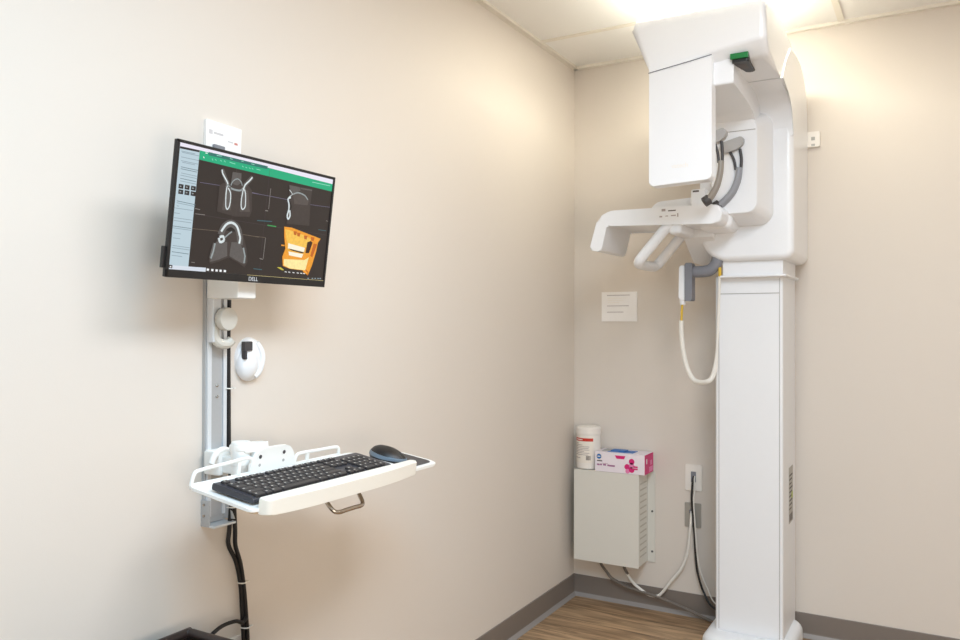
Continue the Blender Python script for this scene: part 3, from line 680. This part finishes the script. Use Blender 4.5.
for r, (u, ks) in enumerate(rows):
    for k, w in ks: key(u, .010+k*kv, .0152 if r else .013, w*kv-.0026)
    nav = [(15.3,1),(16.3,1),(17.3,1)] if r in (0,1,2) else ([(16.3,1)] if r == 4 else ([(15.3,1),(16.3,1),(17.3,1)] if r == 5 else []))
    num = [] if r == 0 else ([(18.6,1),(19.6,1),(20.6,1),(21.6,1)] if r < 5 else [(18.6,2),(20.6,1),(21.6,1)])
    for k, w in nav+num: key(u, .010+k*kv, .0152 if r else .013, w*kv-.0026)
tag(b.build('keys', K0, smooth=False), 'charcoal keys with pale legends')

# ------------------------------------------------------------------ mouse
MM = KT @ Matrix.Translation((.038,.540,-.0082)) @ Matrix.Rotation(math.radians(12), 4, 'Z')
U0 = thing('computer_mouse', tuple(MM @ Vector((0,0,0))), 'black and blue-grey computer mouse at the right end of the tray', 'mouse')
def mouse_shell(zlo, zhi, mat, b, sc=1.):
    n, k = 24, 9; vs = []; fs = []
    for i in range(k+1):
        f = i/k; z = zlo+(zhi-zlo)*f
        q = math.sqrt(max(0, 1-(max(0, z-.010)/.0275)**2)) if z > .010 else .94+.06*z/.010
        for j in range(n):
            a = 2*PI*j/n; x = .052*math.cos(a); y = .031*math.sin(a)*(1-.10*math.cos(2*a))
            lift = 1 - .22*math.cos(a)*max(q,.02)
            vs.append((x*max(q,.02)*sc, y*max(q,.02)*sc, z*(lift if z > .010 else 1+(lift-1)*z/.010)))
    for i in range(k):
        for j in range(n): fs.append((i*n+j, i*n+(j+1) % n, (i+1)*n+(j+1) % n, (i+1)*n+j))
    fs.append(tuple(range(n))[::-1]); fs.append(tuple(k*n+j for j in range(n)))
    b.add(vs, fs, mat, MM)
b = MB(); mouse_shell(.0, .0374, M['black'], b); b.build('mouse_shell', U0, ang=60)
b = MB(); mouse_shell(.010, .019, M['blue'], b, 1.022); tag(b.build('side_band', U0, ang=60), 'blue-grey band round the side')
b = MB(); b.lathe([(.007,-.003),(.008,-.002),(.008,.002),(.007,.003)], M['dgray'], (.030,0,.0215), n=16, axis=1, tf=MM); b.build('scroll_wheel', U0)

# ------------------------------------------------------------------ black cables on the left wall
C0 = thing('cable_bundle', (.03,-2.07,.5), 'bundle of black cables running down the left wall past the wall rail', 'cables')
b = MB(); b.tube([(.014,-2.083,1.30),(.012,-2.083,1.24),(.012,-2.083,1.18),(.012,-2.082,1.10),(.012,-2.081,1.02),(.014,-2.081,.94),(.022,-2.082,.87),(.03,-2.09,.81),(.03,-2.094,.763),(.03,-2.096,.728),(.03,-2.073,.683),(.028,-2.057,.624),(.026,-2.050,.563),(.026,-2.044,.478),(.024,-2.04,.36),(.024,-2.04,.12)], .0052, M['cable'], n=8); b.build('cable', C0)
b = MB(); b.tube([(.030,-2.083,.87),(.034,-2.083,.81),(.034,-2.080,.76),(.034,-2.079,.724),(.034,-2.064,.68),(.032,-2.051,.622),(.032,-2.044,.561),(.032,-2.037,.476),(.030,-2.035,.36),(.030,-2.035,.12)], .0052, M['cable'], n=8); b.build('cable', C0)
b = MB(); b.tube([(.036,-2.045,.545),(.038,-2.060,.538),(.04,-2.081,.548),(.04,-2.114,.551),(.04,-2.140,.546),(.036,-2.157,.53),(.034,-2.162,.48),(.034,-2.162,.20)], .0046, M['cable'], n=8); b.build('branch_cable', C0)
for y, z, x in ((-2.083,1.091,.012),(-2.054,.630,.030),(-2.041,.520,.029),(-2.087,.815,.031)):
    b = MB(); b.tube([(x+.011*math.cos(a*PI/5), y+.0115*math.sin(a*PI/5), z+.001*math.sin(a)) for a in range(10)], .0016, M['wcable'], n=6, smooth=2, closed=True)
    b.box((x+.006,y+.010,z-.0015),(x+.009,y+.016,z+.0015), M['wcable']); tag(b.build('cable_tie', C0), 'white cable tie')

# white wall cradle beside the rail
D0 = thing('wall_cradle', (0,-2.008,1.157), 'white oval plastic cradle with a dark slot fixed to the left wall', 'cradle')
def oval(b, cy, cz, ry, rz, x0, x1, mat, dome=.4, n=32, k=7):
    prof = [(1., x0)] + [(math.cos(i/k*PI/2*.92), x0+(x1-x0)*math.sin(i/k*PI/2*.92)/math.sin(PI/2*.92)) for i in range(k+1)]
    vs = []; fs = []
    for s, x in prof:
        for j in range(n):
            a = 2*PI*j/n; vs.append((x, cy+ry*s*math.cos(a), cz+rz*s*math.sin(a)))
    for i in range(len(prof)-1):
        for j in range(n): fs.append((i*n+j, i*n+(j+1) % n, (i+1)*n+(j+1) % n, (i+1)*n+j))
    fs.append(tuple(range(n))[::-1]); fs.append(tuple((len(prof)-1)*n+j for j in range(n)))
    b.add(vs, fs, mat)
b = MB(); oval(b, -2.008, 1.157, .046, .054, 0, .020, M['white']); b.build('cradle_shell', D0, ang=60)
b = MB(); oval(b, -2.022, 1.146, .031, .040, .006, .030, M['white']); b.build('cradle_cup', D0, ang=60)
b = MB(); b.tube([(.010,-1.992,1.197),(.016,-1.982,1.178),(.017,-1.979,1.155),(.014,-1.986,1.128),(.010,-1.998,1.114)], .0075, M['white'], n=8); b.build('cradle_lip', D0, ang=60)
b = MB(); b.box((.014,-2.045,1.178),(.026,-2.019,1.201), M['dgray'], .002); b.box((.016,-2.046,1.158),(.030,-2.040,1.180), M['dgray'], .001); tag(b.build('slot', D0), 'dark slot')

# card above the monitor
CM = Matrix.Translation((.006,-2.095,1.665)) @ Matrix.Rotation(math.radians(-1.5), 4, 'X')
V0 = thing('wall_card', (.006,-2.095,1.665), 'small white printed card on the wall just above the monitor', 'card')
b = MB(); b.box((-.006,-.054,-.07),(.003,.052,.048), M['paper'], .001, tf=CM); cd = part_of(b.build('card', V0), V0)
b = MB()
for (y0, z0_, y1, z1_, m_) in ((-.046,.016,-.036,.026,'ink2'),(-.032,.018,-.004,.023,'ink2'),(.010,.008,.026,.011,'ink2'),(.030,.006,.040,.011,'rose'),(-.03,-.012,.0,-.009,'ink'),(-.02,.032,.01,.034,'label')):
    b.box((.003,y0,z0_),(.0034,y1,z1_), M[m_], tf=CM)
tag(b.build('card_print', cd, smooth=False), 'faint grey print with a red dash')
b = MB(); b.box((.003,-.036,-.020),(.011,-.004,-.007), M['gray'], .002, tf=CM); tag(b.build('clip', V0), 'grey clip')

# wall plate low behind the cables
L0 = thing('outlet_plate', (0,-2.05,.44), 'white wall plate low on the left wall behind the black cables', 'wall plate')
b = MB(); b.prism(rr(-2.088,.378,-2.012,.494,.006), 0, 0, .008, M['plate'], bev=.002); b.build('plate', L0)
b = MB(); b.prism(rr(-2.066,.405,-2.034,.467,.004), 0, .007, .010, M['label'], bev=.001); b.build('socket', L0)

# dark open bin below the tray
B0 = thing('storage_bin', (.22,-2.46,0), 'dark brown open-topped bin with a raised rim at the bottom left below the tray', 'bin')
b = MB(); bx0, bx1, by0, by1, bz = .05, .40, -2.70, -2.225, .575
b.box((bx0+.01,by0+.01,0),(bx1-.01,by1-.01,.35), M['bin'], .01)
for lo, hi in (((bx0,by0,.34),(bx0+.012,by1,bz)),((bx1-.012,by0,.34),(bx1,by1,bz)),((bx0,by1-.012,.34),(bx1,by1,bz)),((bx0,by0,.34),(bx1,by0+.012,bz))): b.box(lo, hi, M['bin'], .003)
b.build('bin_body', B0)
b = MB(); b.tube([(bx0+.006,by0+.03,bz),(bx0+.006,by1-.04,bz),(bx0+.008,by1-.012,bz),(bx0+.02,by1-.006,bz),(bx0+.05,by1-.006,bz),(bx1-.03,by1-.006,bz),(bx1-.006,by1-.03,bz),(bx1-.006,by0+.03,bz),(bx1-.03,by0+.006,bz),(bx0+.03,by0+.006,bz)], .010, M['bin'], n=12, closed=True); b.build('rim', B0, ang=60)
b = MB(); b.box((bx0+.03,by1-.036,bz-.016),(bx1-.02,by1-.030,bz-.004), M['binw'], .001); b.box((bx0+.012,by1-.05,bz-.06),(bx1-.012,by1-.028,bz-.016), M['bin']); tag(b.build('trim_strip', B0), 'pale strip inside the rim')

# ------------------------------------------------------------------ power box on the back wall
P0 = thing('power_box', (.2,0,.2), 'beige sheet-metal electrical box with side vents mounted low on the back wall in the corner', 'electrical box')
b = MB(); b.box((.056,-.125,.206),(.352,-.004,.602), M['box'], .003); pb = part_of(b.build('cabinet', P0), P0)
b = MB(); b.box((.054,-.1285,.203),(.354,-.124,.604), M['box'], .0018); b.build('front_cover', P0)
b = MB()
for i in range(13): b.box((.3515,-.105,.245+.026*i),(.3526,-.020,.251+.026*i), M['slot'])
b.build('side_vents', pb)
b = MB(); b.box((.352,-.006,.205),(.386,0,.60), M['box'], .001); fl = part_of(b.build('mounting_flange', P0), P0)
for z in (.252,.428):
    b = MB(); b.lathe([(.0045,-.006),(.0045,-.0085),(.003,-.0095)], M['inkd'], (.374,0,z), n=12, axis=1); b.build('screw', fl)
b = MB(); b.box((.02,-.006,.205),(.05,0,.60), M['box'], .001); b.build('mounting_flange', P0)
# wipes tub
N0 = thing('wipes_tub', (.102,-.066,.604), 'white round wipes tub with a red-banded label standing on the electrical box', 'tub')
b = MB(); b.lathe([(.050,.604),(.0535,.608),(.0535,.752),(.052,.757)], M['plate'], (.099,-.066,0), n=40); b.build('tub', N0)
b = MB(); b.lathe([(.052,.755),(.0555,.758),(.0555,.784),(.051,.790),(.020,.791)], M['plate'], (.099,-.066,0), n=40); b.build('lid', N0)
def wrap(b, a0, a1, z0_, z1_, r, mat, n=14):
    vs = []; 
    for i in range(n+1):
        a = math.radians(a0+(a1-a0)*i/n)
        for rr_, z in ((r,z0_),(r,z1_)): vs.append((.099+rr_*math.cos(a), -.066+rr_*math.sin(a), z))
    b.add(vs, [(2*i,2*i+2,2*i+3,2*i+1) for i in range(n)], mat)
b = MB(); wrap(b, 205, 316, .632, .750, .0538, M['label'], 20)
wrap(b, 207, 314, .728, .742, .0541, M['red'], 20); wrap(b, 222, 262, .733, .737, .0543, M['label'])
for z, a in ((.718,240),(.711,262),(.704,296),(.697,292),(.690,296),(.683,270),(.676,296),(.668,290)): wrap(b, 210, a, z-.0012, z+.0012, .0541, M['ink'])
wrap(b, 280, 301, .645, .664, .0541, M['inkd']); 
for a in (283,288,293,297): wrap(b, a, a+1.6, .645, .664, .0543, M['label'], 2)
wrap(b, 210, 250, .652, .655, .0541, M['ink']); tag(b.build('label_wrap', N0), 'cream label with red band and barcode')
# glove box
G0 = thing('glove_box', (.265,-.08,.604), 'white and pink cardboard glove box lying on the electrical box beside the tub', 'carton')
gx0, gx1, gy0, gy1, gz0, gz1 = .155, .380, -.130, -.012, .6045, .690
b = MB(); b.box((gx0,gy0,gz0),(gx1,gy1,gz1), M['lilac'], .0012); gb = part_of(b.build('carton', G0), G0)
b = MB(); b.box((gx1-.0003,gy0+.001,gz0+.001),(gx1+.0006,gy1-.001,gz1-.001), M['pink'])
b.box((gx1+.0006,gy0+.02,gz0+.045),(gx1+.0009,gy0+.034,gz0+.066), M['lilac']); b.box((gx1+.0006,gy0+.075,gz0+.035),(gx1+.0009,gy0+.10,gz0+.055), M['pink2'])
b.box((gx1+.0006,gy0+.06,gz0+.006),(gx1+.0009,gy0+.11,gz0+.028), M['pink2']); tag(b.build('end_print', gb, smooth=False), 'magenta end panel')
b = MB(); F0 = gy0-.0006
def disc(x, z, r, mat, y=F0, n=20): b.add([(x+r*math.cos(2*PI*i/n), y, z+r*math.sin(2*PI*i/n)) for i in range(n)], [tuple(range(n))], mat)
disc(gx0+.019, gz1-.020, .0145, M['label']); disc(gx0+.019, gz1-.020, .0112, M['pblue'], F0-.0002); b.box((gx0+.012,F0-.0006,gz1-.022),(gx0+.026,F0-.0004,gz1-.018), M['label'])
tag(b.build('badge_print', gb, smooth=False), 'round blue badge'); b = MB()
b.box((gx0+.010,F0-.0002,gz0+.044),(gx0+.034,F0,gz0+.049), M['inkd'])
for x0, x1, dz in ((.010,.022,0),(.024,.033,.001),(.038,.052,.001),(.058,.066,0),(.066,.092,-.001)): b.box((gx0+x0,F0-.0002,gz0+.026+dz),(gx0+x1,F0,gz0+.033+dz), M['violet'])
b.box((gx0+.035,F0-.0002,gz0+.036),(gx0+.060,F0,gz0+.0375), M['violet'])
b.prism([(gx0+.092,gz1-.010),(gx0+.100,gz1-.024),(gx0+.134,gz1-.024),(gx0+.140,gz1-.010)], 1, F0-.0002, F0, M['pink'])
tag(b.build('lettering', gb, smooth=False), 'violet lettering'); b = MB()
for x, z, r, m_ in ((.168,.054,.0125,'pink'),(.148,.030,.0125,'pink'),(.168,.019,.0125,'pink'),(.168,.037,.012,'pink2'),(.150,.012,.010,'pink2')): disc(gx0+x, gz0+z, r, M[m_], F0-.0001*x*10)
b.box((gx0+.176,F0-.0002,gz0+.020),(gx0+.195,F0,gz0+.036), M['pink']); b.box((gx0+.172,F0-.0003,gz0+.027),(gx0+.195,F0-.0002,gz0+.029), M['lilac'])
tag(b.build('bubble_print', gb, smooth=False), 'cluster of magenta bubbles')
b = MB(); b.prism([(gx0+.05,-.11),(gx0+.165,-.108),(gx0+.165,-.04),(gx0+.05,-.04)], 2, gz1, gz1+.0012, M['pblue']); b.prism([(gx0+.02,-.10),(gx0+.10,-.10),(gx0+.10,-.03),(gx0+.02,-.03)], 2, gz1+.0012, gz1+.002, M['lgray'])
b.box((gx0+.06,-.10,gz1+.001),(gx0+.125,-.05,gz1+.0060), M['pblue'], .002); tag(b.build('top_print', gb), 'blue film over the opening')

# ------------------------------------------------------------------ plates, notice, cables on the back wall
Q0 = thing('outlet_plate', (.555,0,.592), 'white wall plate with black and white leads left of the x-ray column', 'wall plate')
b = MB(); b.prism(rr(.520,.537,.590,.648,.004), 1, -.007, 0, M['plate'], bev=.002); b.build('plate', Q0)
b = MB(); b.prism(rr(.545,.574,.566,.619,.002), 1, -.010, -.006, M['gray'], bev=.001); b.build('socket', Q0)
Z0 = thing('outlet_plate', (.552,0,.432), 'grey metal wall plate just below the white one left of the column', 'wall plate')
b = MB(); b.prism(rr(.517,.380,.587,.484,.003), 1, -.005, 0, M['gplate'], bev=.0015); b.build('plate', Z0)
b = MB(); b.prism(rr(.537,.440,.560,.456,.003), 1, -.012, -.004, M['gray'], bev=.001); b.build('socket', Z0)
b = MB(); b.tube([(.557,-.009,.598),(.556,-.020,.585),(.553,-.022,.54),(.552,-.022,.50),(.558,-.022,.42),(.565,-.022,.331),(.568,-.022,.27),(.575,-.022,.205),(.590,-.024,.150),(.605,-.028,.117),(.64,-.05,.075),(.70,-.06,.055)], .0048, M['cable'], n=8)
tag(b.build('network_cable', origin=(.555,-.02,.59)), 'black lead running down the wall from the white plate to the column', 'cable')
b = MB(); b.tube([(.561,-.009,.600),(.562,-.019,.585),(.563,-.018,.54),(.562,-.030,.50),(.567,-.031,.42),(.573,-.031,.331),(.579,-.030,.26),(.592,-.030,.20),(.620,-.034,.140),(.655,-.06,.095),(.71,-.07,.07)], .0029, M['wcable'], n=8)
tag(b.build('network_cable', origin=(.56,-.02,.59)), 'thin white lead from the white plate twisted beside the black lead', 'cable')
b = MB(); b.tube([(.258,-.05,.205),(.262,-.05,.175),(.276,-.045,.148)], .0068, M['gcable'], n=8); g1 = b
g1.tube([(.272,-.046,.152),(.295,-.04,.115),(.327,-.032,.088),(.365,-.030,.068),(.403,-.030,.068),(.428,-.028,.09),(.469,-.026,.148),(.51,-.025,.205),(.534,-.024,.274),(.544,-.022,.36),(.549,-.020,.42),(.549,-.010,.448)], .0062, M['wcable'], n=8)
tag(g1.build('power_cable', origin=(.26,-.04,.2)), 'thick white cord looping from the electrical box up to the grey plate', 'cable')
b = MB(); b.tube([(.150,-.06,.205),(.156,-.055,.175),(.175,-.045,.145),(.197,-.04,.118),(.235,-.034,.098),(.272,-.034,.086),(.340,-.034,.076),(.416,-.034,.064),(.50,-.034,.044),(.56,-.034,.028),(.62,-.04,.012),(.70,-.08,.008)], .0062, M['gcable'], n=8)
tag(b.build('power_cable', origin=(.15,-.06,.2)), 'grey cord from the electrical box along the baseboard to the machine base', 'cable')
# notice
A0 = thing('paper_notice', (.219,0,1.33), 'small white printed notice sheet on the back wall left of the hand switch', 'notice')
b = MB(); b.box((.136,-.004,1.262),(.303,0,1.395), M['paper'], .0005); nt_ = part_of(b.build('sheet', A0), A0)
b = MB()
for x0, x1, z in ((.162,.270,1.380),(.162,.265,1.332),(.162,.240,1.304)): b.box((x0,-.0043,z-.0014),(x1,-.0039,z+.0014), M['ink'])
for i in range(3): b.box((.165,-.0042,1.366-.01*i),(.26-.02*i,-.0039,1.3675-.01*i), M['label'])
b.build('printed_lines', nt_, smooth=False)
# small plate to the right of the carriage
X0 = thing('wall_sensor', (1.037,0,1.987), 'small square white wall sensor partly behind the x-ray carriage on the back wall', 'wall sensor')
b = MB(); b.prism(rr(.998,1.956,1.058,2.017,.004), 1, -.016, 0, M['plate'], bev=.003); b.build('housing', X0)
b = MB(); b.box((1.026,-.0172,1.982),(1.040,-.0155,1.996), M['gplate'], .001); b.box((1.026,-.0172,1.960),(1.040,-.0155,1.968), M['gplate'], .001); b.build('lens', X0)

# ------------------------------------------------------------------ light
def troffer(label, cx, cy, w, d, power, color, em_s):
    R = thing('ceiling_light', (cx, cy, H), label, 'ceiling light')
    b = MB()
    for lo, hi in (((cx-w/2,cy-d/2),(cx+w/2,cy-d/2+.03)),((cx-w/2,cy+d/2-.03),(cx+w/2,cy+d/2)),((cx-w/2,cy-d/2+.0305),(cx-w/2+.03,cy+d/2-.0305)),((cx+w/2-.03,cy-d/2+.0305),(cx+w/2,cy+d/2-.0305))): b.box((*lo,H-.014),(*hi,H-.0005), M['tbar'], .002)
    b.build('frame', R)
    b = MB(); b.box((cx-w/2+.03,cy-d/2+.03,H-.010),(cx+w/2-.03,cy+d/2-.03,H-.002), em('diffuser_glow', color, em_s)); b.build('diffuser', R, smooth=False)
    l = bpy.data.lights.new('panel_lamp', 'AREA'); l.shape = 'RECTANGLE'; l.size = w-.08; l.size_y = d-.08; l.energy = power; l.color = color
    o = bpy.data.objects.new('panel_lamp', l); COL.objects.link(o); o.location = (cx, cy, H-.018)
troffer('flat ceiling light panel directly above the x-ray machine', .832, -.64, .56, .44, 14.2, (1., .965, .82), 2.5)
# added fill lamps out of view, fitted to the wall tones
def fill_lamp(loc, aim, size, energy, color):
    l = bpy.data.lights.new('fill_lamp', 'AREA'); l.shape = 'RECTANGLE'; l.size, l.size_y = size; l.energy = energy; l.color = color
    o = bpy.data.objects.new('fill_lamp', l); COL.objects.link(o); o.location = loc
    o.rotation_euler = (Vector(aim) - o.location).to_track_quat('-Z', 'Y').to_euler()
fill_lamp((1.44,-3.14,2.425), (1.44,-3.14,0), (1.1,1.1), 45., (.43, .73, 1.))      # added cool fill standing in for flash bounced off the ceiling
fill_lamp((1.44,-2.02,2.425), (1.44,-2.02,0), (.5,.94), 22.5, (.94, .955, 1.))     # added neutral fill under the ceiling, no fixture there
fill_lamp((2.7,-2.6,2.0), (0,-1.4,1.0), (.9,.9), 4.5, (1., .98, .94))  # added side fill
fill_lamp((2.2,-3.4,.9), (.3,-.3,.8), (.6,.6), 16., (1., .85, .72))  # added low warm fill
w = bpy.data.worlds.new('world'); SC.world = w; w.use_nodes = True
w.node_tree.nodes['Background'].inputs[0].default_value = (.9, .9, .9, 1); w.node_tree.nodes['Background'].inputs[1].default_value = 0.

# ------------------------------------------------------------------ camera
cam = bpy.data.cameras.new('camera'); co = bpy.data.objects.new('camera', cam); COL.objects.link(co)
yaw, pitch, roll, F = .5238213893006749, .007749275997554805, .00239625407612214, 792.0397018864693
cam.sensor_width = 36; cam.lens = F/960*36; cam.clip_start = .05
f = Vector((-math.sin(yaw)*math.cos(pitch), math.cos(yaw)*math.cos(pitch), math.sin(pitch)))
r = Vector((math.cos(yaw), math.sin(yaw), 0)); u = r.cross(f)
r2 = math.cos(roll)*r + math.sin(roll)*u; u2 = -math.sin(roll)*r + math.cos(roll)*u
m = Matrix((r2, u2, -f)).transposed().to_4x4(); m.translation = Vector((1.460818250182097, -3.4044293354274564, 1.2392021144176841))
co.matrix_world = m; SC.camera = co
for o in list(bpy.data.objects):
    if '_base' in o: del o['_base']
SC.view_settings.view_transform = 'Standard'; SC.view_settings.look = 'None'
SC.view_settings.exposure = 0.; SC.view_settings.gamma = 1.; SC.view_settings.use_curve_mapping = False
